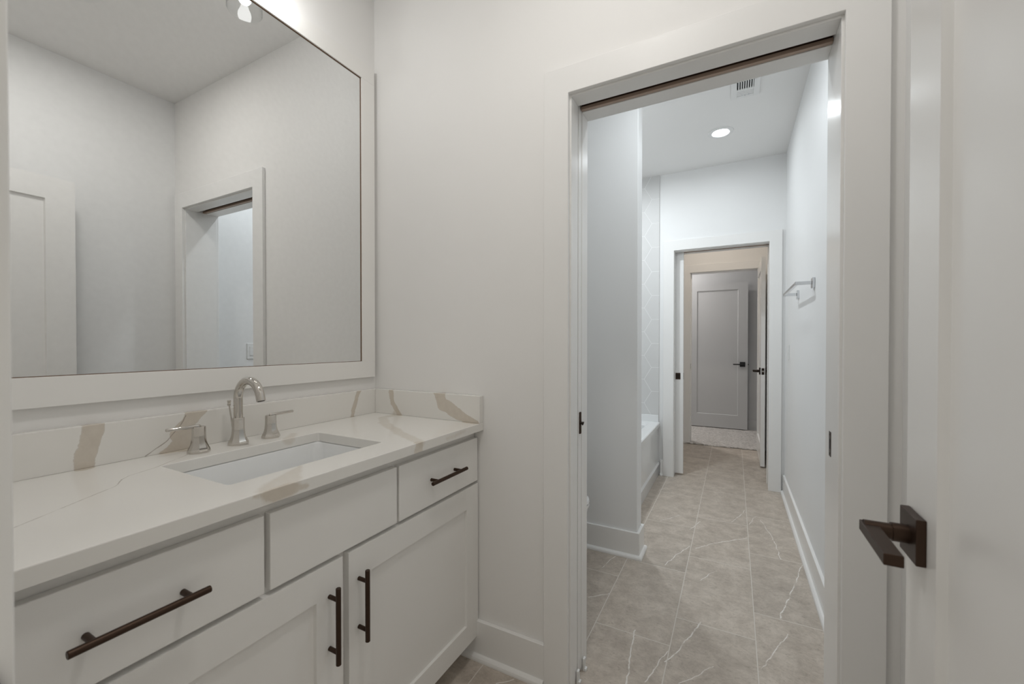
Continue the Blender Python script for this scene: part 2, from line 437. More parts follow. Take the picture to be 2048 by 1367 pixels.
def pocket_trim(n, y0, xl, xr, zt, cl, cr, ztop, mat='trim'):
    """xl, xr, zt: jamb faces; cl, cr: casing inner edges; casings .09 wide on both faces"""
    y1 = y0 + T; cz = zt + 0.006
    where = {1: 'nearest pocket doorway', 2: 'second pocket doorway'}[n]
    for face, ya, yb in (('a', y0 - 0.017, y0), ('b', y1, y1 + 0.017)):
        m = MB()
        m.surround(cl - 0.09, cl, cr, cr + 0.09, ya, yb, cz, ztop)
        struct('trim_%d' % (n * 3 + (0 if face == 'a' else 1) - 2), m, 'casing', 'flat white casing on the %s face of the %s' % ('near' if face == 'a' else 'far', where))
    m = MB()
    for (a, c) in ((y0, y0 + 0.068), (y1 - 0.063, y1)):
        m.box(xl - 0.02, xl, a, c, 0, zt + 0.02, 0.001)
        m.box(xl, xr, a, c, zt, zt + 0.02, 0.001)
    m.box(xr, xr + 0.021, y0, y1, 0, zt + 0.02, 0.001)
    j = struct('trim_%d' % (n * 3), m, mat, 'split jamb lining the %s' % where)
    tr = MB()
    tr.box(xl, xr, y0 + 0.0685, y0 + 0.0705, zt + 0.004, zt + 0.040)
    tr.box(xl, xr, y1 - 0.0655, y1 - 0.0635, zt + 0.004, zt + 0.040)
    tr.box(xl, xr, y0 + 0.0685, y1 - 0.0635, zt + 0.038, zt + 0.042)
    tr.box(xl, xr, y0 + 0.080, y0 + 0.083, zt + 0.008, zt + 0.038)
    fl = MB(); fl.box(xl + 0.001, xr - 0.001, y0 + 0.097, y0 + 0.1105, zt + 0.001, zt + 0.012)
    tr.build('track', 'track', j, label='dark bronze sliding track in the head slot')
    fl.build('track_flange', 'flange', j, label='tan flange of the sliding track')
    return j
j1 = pocket_trim(1, 0.0, 0.929, 1.6685, 2.066, 0.9231, 1.6745, 2.1644)
j2 = pocket_trim(2, YF, 0.945, 1.683, 2.052, 0.941, 1.6796, 2.1476)
# strike plate on the right jamb
s_ = MB().box(1.6672, 1.6684, 0.094, 0.118, 0.898, 0.968, 0.0005)
sp = s_.build('strike_plate', 'bronze', j1, label='dark bronze strike plate')
MB().box(1.6667, 1.66735, 0.099, 0.106, 0.920, 0.948).build('strike_hole', 'dark', sp)
for z in (0.906, 0.960): MB().lathe((1.6666, 0.106, z), [(0.003, 0), (0.003, 0.001)], 12, axis='X').build('screw', 'bronze2', sp)

# entry wall (the camera stands in its opening) and its lining
e = MB(); e.box(0, 0.882, YE - 0.12, YE, 0, H); e.box(1.70, XR, YE - 0.12, YE, 0, H); e.box(0.882, 1.70, YE - 0.12, YE, 2.09, H)
struct('wall_entry', e, 'wall', 'entry wall around the doorway at the left edge of the picture')
m = MB(); m.box(0.882, 0.902, YE - 0.12, YE, 0, 2.09, 0.001); m.box(1.68, 1.70, YE - 0.12, YE, 0, 2.09, 0.001); m.box(0.902, 1.68, YE - 0.12, YE, 2.07, 2.09, 0.001)
j3 = struct('trim_7', m, 'trim', 'entry door jamb, soft at the left edge of the picture')
m = MB(); m.surround(0.809, 0.898, 1.685, 1.775, YE, YE + 0.018, 2.075, 2.165)
struct('trim_8', m, 'casing', 'flat casing around the entry doorway')
k = MB(); k.box(0.902, 0.9035, -1.325, -1.284, 0.872, 0.968, 0.0006)
lip = [(-1.285, 0.878)] + [(-1.281 + 0.0185 * math.cos(math.radians(t)), 0.920 + 0.041 * math.sin(math.radians(t))) for t in range(-88, 89, 8)] + [(-1.285, 0.962)]
k.loft([[(x, y, z) for y, z in lip] for x in (0.9022, 0.9042)])
k.build('strike_plate', 'bronze2', j3, label='dark bronze entry strike plate')

# partition between toilet and tub
struct('wall_partition', MB().box(0, 0.944, 1.05, 1.167, 0, H, 0.003), 'wall_cool', 'short wall end standing between toilet and bathtub')
# alcove tile
struct('wall_tile', MB().box(0.0, 0.8135, YF - 0.012, YF, 0.50, H), 'hex', 'white hexagon tile above the foot of the bathtub')
struct('wall_tile_side', MB().box(0.0, 0.012, 1.168, YF - 0.013, 0.50, H), 'hex', 'hexagon tile along the bathtub')
# twin room entry wall and the hall
e = MB(); e.box(0, 0.932, Y3, Y4, 0, H); e.box(1.69, XR, Y3, Y4, 0, H); e.box(0.932, 1.69, Y3, Y4, 2.085, H)
struct('wall_back', e, 'wall', 'end wall of the second vanity room')
m = MB(); m.box(0.932, 0.956, Y3, Y4, 0.004, 2.085, 0.001); m.box(1.668, 1.69, Y3, Y4, 0.004, 2.085, 0.001); m.box(0.956, 1.668, Y3, Y4, 2.066, 2.085, 0.001)
m.box(0.956, 0.966, Y3 + 0.045, Y3 + 0.08, 0.014, 2.06); 
j4 = struct('trim_9', m, 'trim', 'jamb of the furthest doorway')
MB().box(0.956, 0.9575, Y3 + 0.008, Y3 + 0.036, 0.905, 0.965, 0.0005).build('strike_plate', 'bronze', j4, label='small dark strike plate')
m = MB(); m.surround(0.861, 0.951, 1.673, 1.763, Y3 - 0.017, Y3, 2.071, 2.161)
struct('trim_10', m, 'casing', 'casing around the furthest doorway')
struct('wall_hall', MB().box(-0.30, 2.25, Y5, Y5 + 0.1, 0, H), 'hallwall', 'grey wall at the end of the carpeted hall')
struct('wall_hall_left', MB().box(-0.40, -0.30, Y4 - 0.15, Y5 + 0.1, 0, H), 'hallwall')
struct('wall_hall_right', MB().box(2.25, 2.35, Y4, Y5 + 0.1, 0, H), 'hallwall')
struct('wall_hall_near', MB().box(-0.30, -0.12, Y3, Y4, 0, H).box(XR + 0.12, 2.25, Y3, Y4, 0, H), 'hallwall')

# baseboards with shoe moulding: runs along an edge, profile stands out from the wall
def base_run(mb, p0, p1, nrm, hgt=0.146, t=0.0145, shoe=0.016, m0=0, m1=0):
    """p0->p1 along the wall face, nrm out of the wall; m0/m1 = +1 outside mitre, -1 inside mitre"""
    p0, p1, n = Vector((*p0, 0)), Vector((*p1, 0)), Vector((*nrm, 0)); d = (p1 - p0).normalized()
    prof = [(0.0004, 0), (t + shoe, 0), (t + shoe, 0.006), (t + shoe * 0.86, 0.013), (t + shoe * 0.5, 0.0185), (t, 0.021), (t, hgt - 0.002), (t - 0.002, hgt), (0.0004, hgt)]
    L0 = [p0 + n * a + Vector((0, 0, z)) - d * (m0 * a) for a, z in prof]
    L1 = [p1 + n * a + Vector((0, 0, z)) + d * (m1 * a) for a, z in prof]
    mb.loft([L0, L1]); return mb
b = MB(); base_run(b, (0.48, 0.0), (0.8325, 0.0), (0, -1)); struct('baseboard_front', b, 'trim', 'white baseboard between vanity and doorway casing')
b = MB(); base_run(b, (XR, T + 0.017), (XR, YF - 0.018), (-1, 0)); struct('baseboard_right', b, 'trim', 'long white baseboard under the towel bar')
b = MB(); base_run(b, (0.0, 1.05), (0.944, 1.05), (0, -1), m1=1); base_run(b, (0.944, 1.05), (0.944, 1.167), (1, 0), m0=1, m1=1); base_run(b, (0.944, 1.167), (0.84, 1.167), (0, 1), m0=1)
struct('baseboard_partition', b, 'trim', 'white baseboard wrapping the wall end beside the bathtub')
b = MB(); base_run(b, (0.8262, YF), (0.8505, YF), (0, -1)); struct('baseboard_far', b, 'trim', 'short baseboard piece between tub and far casing')
b = MB(); base_run(b, (XR, YE + 0.02), (XR, -0.02), (-1, 0)); struct('baseboard_entry', b, 'trim', 'baseboard behind the open entry door')
b = MB(); base_run(b, (XR, YT + 0.02), (XR, Y3 - 0.02), (-1, 0)); struct('baseboard_twin', b, 'trim', 'baseboard of the second vanity room')
b = MB(); base_run(b, (-0.29, Y5), (2.24, Y5), (0, -1)); struct('baseboard_hall', b, 'hallwall', 'grey baseboard at the end of the hall')

# ------------------------------------------------------------------ doors
def lever_set(par, face, sgn, yc, zc, yl, mat='bronze'):
    """on a door face at x=face, looking along sgn*x; lever runs towards yl"""
    X = lambda a: face + sgn * a
    def bx(mb, a0, a1, y0, y1, z0, z1, bv):
        x0, x1 = sorted((X(a0), X(a1))); return mb.box(x0, x1, min(y0, y1), max(y0, y1), z0, z1, bv)
    h = bx(MB(), 0.0, 0.0115, yc - 0.033, yc + 0.033, zc - 0.033, zc + 0.033, 0.0012).build('door_handle', mat, par, label='dark bronze square rose with flat lever')
    n = MB(); n.tube([(X(0.011), yc, zc), (X(0.03), yc, zc)], 0.0135, 20); n.tube([(X(0.03), yc, zc), (X(0.062), yc, zc)], 0.0115, 20)
    n.build('neck', mat, h, smooth=True)
    bx(MB(), 0.0445, 0.0655, yc + (0.0115 if yl < yc else -0.0115), yl, zc - 0.008, zc + 0.0075, 0.0012).build('lever', mat, h)
    n = MB().lathe((X(0.045), yc - 0.0, zc - 0.0128), [(0.0022, 0), (0.0022, 0.001)], 10); n.build('set_screw', 'chrome2', h)
    return h
# entry door, open along the right wall
d1 = thing('door_1', (1.6825, -0.876, 0.0), 'open white panel door with dark bronze lever at the right edge', 'door', kind='structure')
mp = lambda u, v, w_: (w_, u, v)
lf = MB().panel(mp, -1.252, -0.503, 0.012, 2.064, 1.70, 1.665, 0.108, 0.112, 0.20, -0.011, 0.004, True)
lf.build('door_leaf', 'door', d1)
lever_set(d1, 1.665, -1, -0.548, 0.937, -0.658); lever_set(d1, 1.70, 1, -0.548, 0.937, -0.658)
MB().box(1.676, 1.690, -0.5030, -0.5015, 0.908, 0.966, 0.0004).build('latch_plate', 'bronze', d1)
for z in (0.25, 1.05, 1.85):
    MB().tube([(1.672, -1.2555, z), (1.672, -1.2555, z + 0.09)], 0.0055, 12).build('hinge', 'bronze2', d1, smooth=True)
# pocket doors, slid into their walls
d2 = thing('door_2', (0.55, 0.097, 0.0), 'pocket door slid into the wall beside the vanity, only its edge showing', 'door', kind='structure')
MB().box(0.17, 0.9275, 0.0790, 0.1140, 0.012, 2.100, 0.0015).build('door_leaf', 'door', d2)
pl = MB().box(0.9270, 0.9290, 0.0890, 0.1040, 0.888, 0.968, 0.004).build('edge_plate', 'bronze', d2, label='dark bronze latch plate')
MB().tube([(0.928, 0.0965, 0.928), (0.936, 0.0965, 0.928), (0.940, 0.099, 0.926)], [0.0055, 0.005, 0.0075], 12).build('latch', 'bronze2', pl, smooth=True)
d3 = thing('door_3', (0.64, YF + 0.097, 0.0), 'white pocket door edged out of the far wall with a square bronze pull', 'door', kind='structure')
MB().box(0.24, 1.014, YF + 0.0790, YF + 0.1140, 0.016, 2.080, 0.0015).build('door_leaf', 'door', d3)
pl = MB().box(0.948, 0.990, YF + 0.0765, YF + 0.0790, 0.885, 0.945, 0.0008).build('pull_plate', 'bronze', d3, label='square dark bronze flush pull')
MB().box(0.9535, 0.9845, YF + 0.0756, YF + 0.0765, 0.895, 0.935, 0.0003).build('pull_recess', 'bronze2', pl)
MB().box(1.0135, 1.0155, YF + 0.087, YF + 0.106, 0.885, 0.945, 0.0005).build('edge_plate', 'bronze', d3)
# twin room door, open along its right wall
d4 = thing('door_4', (1.675, 3.75, 0.0), 'open white door seen edge-on through the second doorway', 'door', kind='structure')
MB().panel(mp, 3.370, 4.112, 0.014, 2.060, 1.694, 1.657, 0.108, 0.112, 0.20, -0.011, 0.004, True).build('door_leaf', 'door', d4)
lever_set(d4, 1.657, -1, 3.430, 0.944, 3.540, 'bronze2'); lever_set(d4, 1.694, 1, 3.430, 0.944, 3.540, 'bronze2')
q = MB().box(1.6635, 1.6875, 3.3685, 3.3702, 0.912, 0.975, 0.0004).build('latch_plate', 'bronze2', d4, label='dark latch plate')
MB().lathe((1.6755, 3.3686, 0.944), [(0.008, 0), (0.008, -0.004), (0.004, -0.008)], 16, axis='Y').build('latch', 'chrome2', q, smooth=True)
# grey hall door, open against the hall wall
d5 = thing('door_5', (1.22, 5.255, 0.0), 'grey panel door with black lever at the end of the carpeted hall', 'door', kind='structure')
mp5 = lambda u, v, w_: (u, w_, v)
MB().panel(mp5, 0.832, 1.594, 0.022, 2.070, 5.275, 5.240, 0.118, 0.10, 0.185, -0.010, 0.006, True).build('door_leaf', 'hallwall', d5)
hh = MB().box(1.497, 1.563, 5.2285, 5.240, 0.893, 0.959, 0.001).build('door_handle', 'dark', d5, label='black square rose with lever')
n = MB(); n.tube([(1.530, 5.229, 0.926), (1.530, 5.185, 0.926)], 0.0115, 16); n.build('neck', 'dark', hh, smooth=True)
MB().box(1.415, 1.541, 5.176, 5.197, 0.918, 0.933, 0.001).build('lever', 'dark', hh)
MB().box(1.5940, 1.5956, 5.247, 5.268, 0.897, 0.955).build('latch_plate', 'dark', d5)
MB().box(1.595, 1.606, 5.252, 5.263, 0.918, 0.932, 0.001).build('latch', 'dark', d5)
# little plastic floor guides of the pocket door
for i, (x, y, lab) in enumerate(((0.938, 0.058, 'white plastic floor guide at the front half of the left jamb'), (0.938, 0.126, 'white plastic floor guide at the rear half of the left jamb'))):
    gd = MB(); gd.box(x - 0.006, x + 0.008, y - 0.008, y + 0.008, 0.0, 0.010, 0.001); gd.box(x - 0.006, x + 0.002, y - 0.008, y + 0.008, 0.009, 0.046, 0.002)
    gd.build('door_guide', 'plastic', None, label=lab, cat='door guide', group='pocket door floor guides')

# ------------------------------------------------------------------ vanity
van = thing('vanity_cabinet', (0.27, -0.636, 0.0), 'long white vanity cabinet with dark bar pulls under the quartz countertop', 'cabinet')
XF = 0.5315; XD = 0.5515
YL = YE + 0.002
c = MB(); c.box(0.003, XF - 0.001, YL, -0.003, 0.088, 0.105); 
c.box(0.003, 0.016, YL, -0.003, 0.105, CZ - CT - 0.001)
c.box(0.016, XF - 0.001, YL, YL + 0.018, 0.105, CZ - CT - 0.001); c.box(0.016, XF - 0.001, -0.021, -0.003, 0.105, CZ - CT - 0.001)
c.box(0.016, 0.46, YL, -0.003, 0.0, 0.088)
c.build('carcass', 'cab', van)
c = MB()
c.box(XF - 0.019, XF, YL, -0.003, 0.850, CZ - CT - 0.001); c.box(XF - 0.019, XF, YL, -0.003, 0.665, 0.705); c.box(XF - 0.019, XF, YL, -0.003, 0.088, 0.115)
for y in (-1.24, -0.832, -0.440, -0.003 - 0.0325): c.box(XF - 0.019, XF, y - 0.03, y + 0.0315, 0.705, 0.850)
for y in (-1.24, -0.630, -0.003 - 0.0325): c.box(XF - 0.019, XF, y - 0.03, y + 0.0315, 0.115, 0.665)
c.build('face_frame', 'cab', van)
def pull(par, y, z, axis, ln, cc):
    m = MB(); xb = 0.5835
    d = Vector((0, 1, 0)) if axis == 'Y' else Vector((0, 0, 1)); p = Vector((xb, y, z))
    m.tube([p - d * (ln / 2), p - d * (ln / 2 - 0.0008), p + d * (ln / 2 - 0.0008), p + d * (ln / 2)], [0.0055, 0.0062, 0.0062, 0.0055], 20)
    for s in (-1, 1):
        q = p + d * (s * cc / 2); m.tube([(XD, q.y, q.z), (xb, q.y, q.z)], 0.0053, 14)
    nm = 'drawer_pull' if axis == 'Y' else 'door_pull'
    return m.build(nm, 'bronze', par, smooth=True, label='dark bronze bar pull')
def dfront(nm, y0, y1, z0, z1): return MB().box(XF + 0.0005, XD, y0, y1, z0, z1, 0.0018).build(nm, 'cab', van)
d = dfront('drawer', -1.262, -0.8385, 0.690, 0.8555); pull(d, -1.050, 0.772, 'Y', 0.186, 0.128)
dfront('drawer_front', -0.826, -0.4455, 0.690, 0.8555)
d = dfront('drawer', -0.436, -0.009, 0.690, 0.8555); pull(d, -0.2245, 0.7725, 'Y', 0.192, 0.128)
for (y0, y1, yp) in ((-1.2535, -0.6395, -0.679), (-0.6207, -0.007, -0.588)):
    m = MB().panel(lambda u, v, w_: (w_, u, v), y0, y1, 0.087, 0.6785, XF + 0.0005, XD, 0.0755, 0.078, 0.0755, 0.0085, 0.002, False)
    dd = m.build('door', 'cab', van)
    pull(dd, yp, 0.534, 'Z', 0.187, 0.128)

# countertop with sink cut-out
SX0, SX1, SY0, SY1 = 0.166, 0.466, -0.8635, -0.4185
g = bmesh.new()
outer = [(0.001, YL), (CD, YL), (CD, -0.001), (0.001, -0.001)]
inner = [(p[0], p[1]) for p in rrect(SX0, SX1, SY0, SY1, 0, 0.010, 4)]
def loop(bmx, pts, z):
    vs = [bmx.verts.new((x, y, z)) for x, y in pts]
    return vs, [bmx.edges.new((vs[i], vs[(i + 1) % len(vs)])) for i in range(len(vs))]
ot, oe = loop(g, outer, CZ); it, ie = loop(g, inner, CZ)
bmesh.ops.triangle_fill(g, use_beauty=True, use_dissolve=False, edges=oe + ie)
top = g.faces[:]
r = bmesh.ops.extrude_face_region(g, geom=top)
bmesh.ops.translate(g, vec=(0, 0, -CT), verts=[v for v in r['geom'] if isinstance(v, bmesh.types.BMVert)])
bmesh.ops.recalc_face_normals(g, faces=g.faces[:])
ed = [x for x in g.edges if len(x.link_faces) == 2 and x.calc_face_angle() > 1.2 and abs(x.verts[0].co.z - CZ) < 1e-5 and abs(x.verts[1].co.z - CZ) < 1e-5]
bmesh.ops.bevel(g, geom=ed, offset=0.0018, segments=2, affect='EDGES', profile=0.5)
top_ob = MB()._add(g).build('countertop', 'quartz', None, label='white quartz vanity countertop with taupe veins and a sink cut-out', cat='countertop')
MB().box(0.001, 0.027, YL, -0.001, CZ, 1.018, 0.0015).build('backsplash', 'quartz', None, label='long veined quartz backsplash under the mirror', cat='backsplash', group='quartz upstands')
MB().box(0.0275, CD - 0.0005, -0.027, -0.001, CZ, 1.018, 0.0015).build('side_splash', 'quartz', None, label='short veined quartz splash on the wall beside the doorway', cat='backsplash', group='quartz upstands')

# sink
zr = CZ - CT - 0.0005
snk = thing('sink', (0.316, -0.641, 0.735), 'white rectangular undermount sink below the chrome faucet', 'sink')
a = 0.003
L = [rrect(SX0 - 0.025, SX1 + 0.025, SY0 - 0.025, SY1 + 0.025, zr, 0.03), rrect(SX0 - a, SX1 + a, SY0 - a, SY1 + a, zr, 0.020), rrect(SX0 + 0.001, SX1 - 0.001, SY0 + 0.001, SY1 - 0.001, zr - 0.006, 0.026),
     rrect(SX0 + 0.006, SX1 - 0.006, SY0 + 0.006, SY1 - 0.006, zr - 0.07, 0.035), rrect(SX0 + 0.018, SX1 - 0.018, SY0 + 0.018, SY1 - 0.018, zr - 0.115, 0.045),
     rrect(SX0 + 0.045, SX1 - 0.045, SY0 + 0.05, SY1 - 0.05, zr - 0.132, 0.05), rrect(0.290, 0.342, -0.667, -0.615, zr - 0.140, 0.0255)]
o2 = [rrect(0.285, 0.347, -0.672, -0.610, zr - 0.152, 0.030), rrect(SX0 + 0.04, SX1 - 0.04, SY0 + 0.045, SY1 - 0.045, zr - 0.146, 0.05), rrect(SX0 - 0.006, SX1 + 0.006, SY0 - 0.006, SY1 + 0.006, zr - 0.075, 0.04), rrect(SX0 - 0.010, SX1 + 0.010, SY0 - 0.010, SY1 + 0.010, zr - 0.012, 0.03), rrect(SX0 - 0.025, SX1 + 0.025, SY0 - 0.025, SY1 + 0.025, zr - 0.012, 0.03)]
mb_ = MB(); mb_.loft(L + o2, False, False); mb_.loft([o2[-1], L[0]], False, False)
mb_.build('basin', 'porcelain', snk, smooth=True, angle=60)
dr = MB().lathe((0.316, -0.641, zr - 0.143), [(0.0, 0.006), (0.018, 0.006), (0.020, 0.004), (0.024, 0.004), (0.026, 0.002), (0.026, 0.0)], 28, cap0=False)
dr.build('drain', 'chrome', snk, smooth=True)

# faucet
fc = thing('faucet', (0.101, -0.646, CZ), 'polished widespread faucet with arched spout and two lever handles', 'faucet')
def octo(mb, x, y, sc, hgt, top):
    ph = math.pi / 8
    pr = [(0.0268 * sc, 0.0), (0.0272 * sc, 0.001), (0.0272 * sc, 0.0062), (0.0262 * sc, 0.0075), (0.0262 * sc, 0.009), (0.0252 * sc, 0.0105), (0.0228 * sc, 0.0155), (0.0200 * sc, 0.0225), (0.0180 * sc, 0.0310), (0.0169 * sc, 0.0410), (0.0164 * sc, 0.0500)]
    pr += [(top, hgt - 0.0012), (top - 0.0012, hgt)]
    return mb.lathe((x, y, CZ), pr, 8, ph)
sb = octo(MB(), 0.101, -0.6435, 1.0, 0.0805, 0.0164).build('spout_base', 'chrome', fc, smooth=True, angle=25)
cx_, cz_, RR = 0.101 + 0.057, 1.0515, 0.057
pts = [(0.101, -0.6435, 0.990), (0.101, -0.6435, 1.02), (0.101, -0.6435, 1.040)] + [(cx_ - RR * math.cos(math.radians(t)), -0.6435, cz_ + RR * math.sin(math.radians(t))) for t in range(0, 169, 8)]
lp = Vector(pts[-1]); ld = (lp - Vector(pts[-2])).normalized(); pts.append(tuple(lp + ld * 0.012))
sm = MB(); sm.tube(pts, 0.0122, 28, True)
spo = sm.build('spout', 'chrome', fc, smooth=True)
e2 = lp + ld * 0.0122
MB().tube([tuple(e2 - ld * 0.002), tuple(e2 + ld * 0.0006)], 0.0095, 20).build('aerator', 'bronze2', spo, smooth=True)
lr = MB(); lr.tube([(0.076, -0.640, CZ), (0.068, -0.644, 0.975), (0.061, -0.6475, 1.030)], 0.0022, 12); lr.lathe((0.0605, -0.6478, 1.028), [(0.0036, 0), (0.0052, 0.004), (0.0045, 0.009), (0.0056, 0.013), (0.0056, 0.016), (0.004, 0.0175)], 8)
lr.build('lift_rod', 'chrome', fc, smooth=True, angle=30)
for sgn, yh, xh in ((-1, -0.7492, 0.1015), (1, -0.5415, 0.0985)):
    hb = octo(MB(), xh, yh, 1.0, 0.0725, 0.0162).build('handle', 'chrome', fc, smooth=True, angle=25)
    m = MB(); z0 = CZ + 0.0722
    m.tube([(xh, yh - sgn * 0.004, z0), (xh, yh - sgn * 0.0015, z0 + 0.0010), (xh, yh + sgn * 0.003, z0 + 0.0015), (xh, yh + sgn * 0.0755, z0 + 0.0025), (xh, yh + sgn * 0.077, z0 + 0.0025)], [0.0030, 0.0046, 0.0050, 0.0046, 0.0036], 20)
    m.build('lever', 'chrome', hb, smooth=True)

# mirror
mir = thing('wall_mirror', (0.012, -0.64, 1.0713), 'huge wall mirror in a flat white frame above the countertop', 'mirror')
MY0, MY1, MZ0, MZ1, MW = -1.262, -0.0190, 1.0713, 2.4225, 0.0705
m = MB()
m.box(0.001, 0.0193, MY0, MY1, MZ0, MZ0 + MW, 0.001); m.box(0.001, 0.0193, MY0, MY1, MZ1 - MW, MZ1, 0.001)
m.box(0.001, 0.0193, MY0, MY0 + MW, MZ0 + MW, MZ1 - MW, 0.001); m.box(0.001, 0.0193, MY1 - MW, MY1, MZ0 + MW, MZ1 - MW, 0.001)
m.build('frame', 'cab', mir)
m = MB(); i0, i1, i2, i3 = MY0 + MW, MY1 - MW, MZ0 + MW, MZ1 - MW
for bx_ in ((i0, i1, i2, i2 + 0.0018), (i0, i1, i3 - 0.0018, i3), (i0, i0 + 0.0018, i2, i3), (i1 - 0.0018, i1, i2, i3)): m.box(0.0120, 0.0142, *bx_)
m.build('edge_gap', 'gap', mir, label='thin dark brown strip standing in for the dark gap at the glass')  # darkness of the gap between frame and reflection, put into this strip's colour
MB().box(0.004, 0.0118, i0 - 0.004, i1 + 0.004, i2 - 0.004, i3 + 0.004).build('mirror_glass', 'mirror', mir)

# ------------------------------------------------------------------ vanity lamps
bulbm = emit('glowing bulb', BULB, BULB_W)
vl = thing('vanity_light', (0.0, -0.636, 2.57), 'wall lamp with clear glass shades over the mirror, only a shade rim in view', 'wall light')
m = MB(); m.box(0.0005, 0.020, -0.72, -0.55, 2.53, 2.63, 0.004); m.box(0.030, 0.046, -0.80, -0.47, 2.572, 2.588, 0.002); m.box(0.019, 0.031, -0.65, -0.62, 2.57, 2.59); m.build('back_plate', 'chrome', vl)
for yv in (-0.506, -0.766):
    ar = MB(); ar.tube([(0.046, yv, 2.58), (0.10, yv, 2.58), (0.116, yv, 2.576), (0.12, yv, 2.560), (0.12, yv, 2.545)], 0.006, 14); ar.lathe((0.12, yv, 2.512), [(0.020, 0), (0.022, 0.004), (0.022, 0.030), (0.012, 0.036)], 24)
    arm = ar.build('arm', 'chrome', vl, smooth=True)
    sh = MB(); sh.lathe((0.12, yv, 2.384), [(0.053, 0.0), (0.0545, 0.0), (0.0545, 0.10), (0.048, 0.122), (0.034, 0.135), (0.022, 0.140), (0.0205, 0.140), (0.033, 0.133), (0.0465, 0.120), (0.053, 0.099), (0.053, 0.0)], 48, cap0=False, cap1=False)
    sh.build('lamp_shade', 'glass', arm, smooth=True, label='clear open-bottomed glass shade')
    bl = MB(); bl.lathe((0.12, yv, 2.408), [(0.001, 0), (0.0085, 0.002), (0.0150, 0.007), (0.0192, 0.0145), (0.0205, 0.0225), (0.0190, 0.031), (0.0140, 0.042), (0.0105, 0.053)], 24)
    sk = MB(); sk.lathe((0.12, yv, 2.460), [(0.0125, 0), (0.0125, 0.053)], 20); sk.build('socket', 'chrome', arm, smooth=True)
    bl.build('bulb', bulbm, arm, smooth=True)

# ------------------------------------------------------------------ recessed lights
def can_light(x, y, col, st, label, group='recessed downlights', r=0.058):
    t = thing('recessed_light', (x, y, H), label, 'ceiling light', group)
    m = MB(); m.lathe((x, y, H), [(r + 0.028, -0.0005), (r + 0.027, -0.004), (r + 0.006, -0.0065), (r, -0.006), (r - 0.004, -0.002), (r - 0.007, -0.0008)], 48, cap0=False, cap1=False)
    m.build('trim_ring', 'plastic', t, smooth=True)
    m = MB(); m.lathe((x, y, H), [(0.0001, -0.0014), (r - 0.006, -0.0014)], 40, cap0=False, cap1=False)
    m.build('lens', emit('downlight lens', col, st), t, smooth=True)
    return t
can_light(1.332, 2.062, CAN, CAN_W, 'round white downlight lit in the bath ceiling, seen through the doorway')
can_light(0.55, 1.78, CAN, TUB_W, 'round white downlight in the ceiling over the bathtub, behind the wall end')
can_light(1.30, 0.62, CAN, TOI_W, 'round white downlight in the bath ceiling just beyond the nearest doorway, hidden by its head')
can_light(1.15, 3.45, TWIN, TWIN_W, 'added warm downlight standing in for the second vanity room lamp')  # unseen, added in place of that room's own vanity light
can_light(0.35, 4.85, HALL, HALL_W, 'added downlight in the hall ceiling, out of view')  # unseen lamp added to light the closed hall

can_light(1.10, -0.71, ROOM, ROOM_W, 'added larger fill downlight in the vanity room ceiling, out of view', r=0.12)  # added lamp, kept out of the mirror, to lift the room's ambient light

# ------------------------------------------------------------------ ceiling grille
t = thing('air_vent', (1.48, 1.54, H), 'white square air grille in the bath ceiling behind the doorway head', 'vent')
m = MB(); zt = H - 0.0005; zb = H - 0.007
x0, x1, y0, y1 = 1.402, 1.556, 1.330, 1.634; a0, a1, b0, b1 = 1.434, 1.524, 1.362, 1.608
m.box(x0, a0, y0, y1, zb, zt, 0.001); m.box(a1, x1, y0, y1, zb, zt, 0.001); m.box(a0, a1, y0, b0, zb, zt, 0.001); m.box(a0, a1, b1, y1, zb, zt, 0.001); m.box(a0, a1, 1.534, 1.548, zb, zt)
m.build('grille_frame', 'plastic', t)
MB().box(a0, a1, b0, b1, H - 0.0016, H - 0.0004).build('duct_opening', 'dark', t)
m = MB()
for k in range(7):
    x = a0 + 0.006 + k * (a1 - a0 - 0.004) / 7; m.box(x + 0.0015, x + 0.0075, b0, 1.534, zb, H - 0.0016, 0.0005)
for k in range(6):
    y = 1.549 + k * 0.0095; m.box(a0, a1, y, y + 0.0072, zb, H - 0.0016, 0.0005)
m.build('louvre', 'plastic', t)
MB().box(1.476, 1.480, 1.598, 1.606, zb - 0.004, zb).box(1.496, 1.500, 1.596, 1.604, zb - 0.004, zb).build('damper_lever', 'chrome2', t)

# ------------------------------------------------------------------ towel bar
t = thing('towel_bar', (XR, 1.605, 1.535), 'chrome towel bar on the white wall right of the second doorway', 'towel bar')
for yy in (1.305, 1.905):
    MB().box(XR - 0.012, XR - 0.0004, yy - 0.026, yy + 0.026, 1.508, 1.562, 0.002).build('mount_plate', 'chrome2', t)
    MB().box(XR - 0.085, XR - 0.012, yy - 0.009, yy + 0.009, 1.528, 1.546, 0.0015).build('post', 'chrome2', t)
MB().box(XR - 0.085, XR - 0.070, 1.314, 1.896, 1.5295, 1.5445, 0.0015).build('bar', 'chrome2', t)

# ------------------------------------------------------------------ switches
def switch(y, z, label):
    t = thing('light_switch', (XR, y, z), label, 'light switch', 'white rocker switches')
    MB().box(XR - 0.006, XR - 0.0003, y - 0.035, y + 0.035, z - 0.058, z + 0.058, 0.002).build('wall_plate', 'plastic', t)
    MB().box(XR - 0.009, XR - 0.006, y - 0.0165, y + 0.0165, z - 0.033, z + 0.033, 0.001).build('rocker', 'plastic', t)
switch(2.44, 1.150, 'white rocker switch on the right wall just before the far doorway')
switch(0.478, 1.160, 'white rocker switch seen in the mirror beside the nearest doorway')

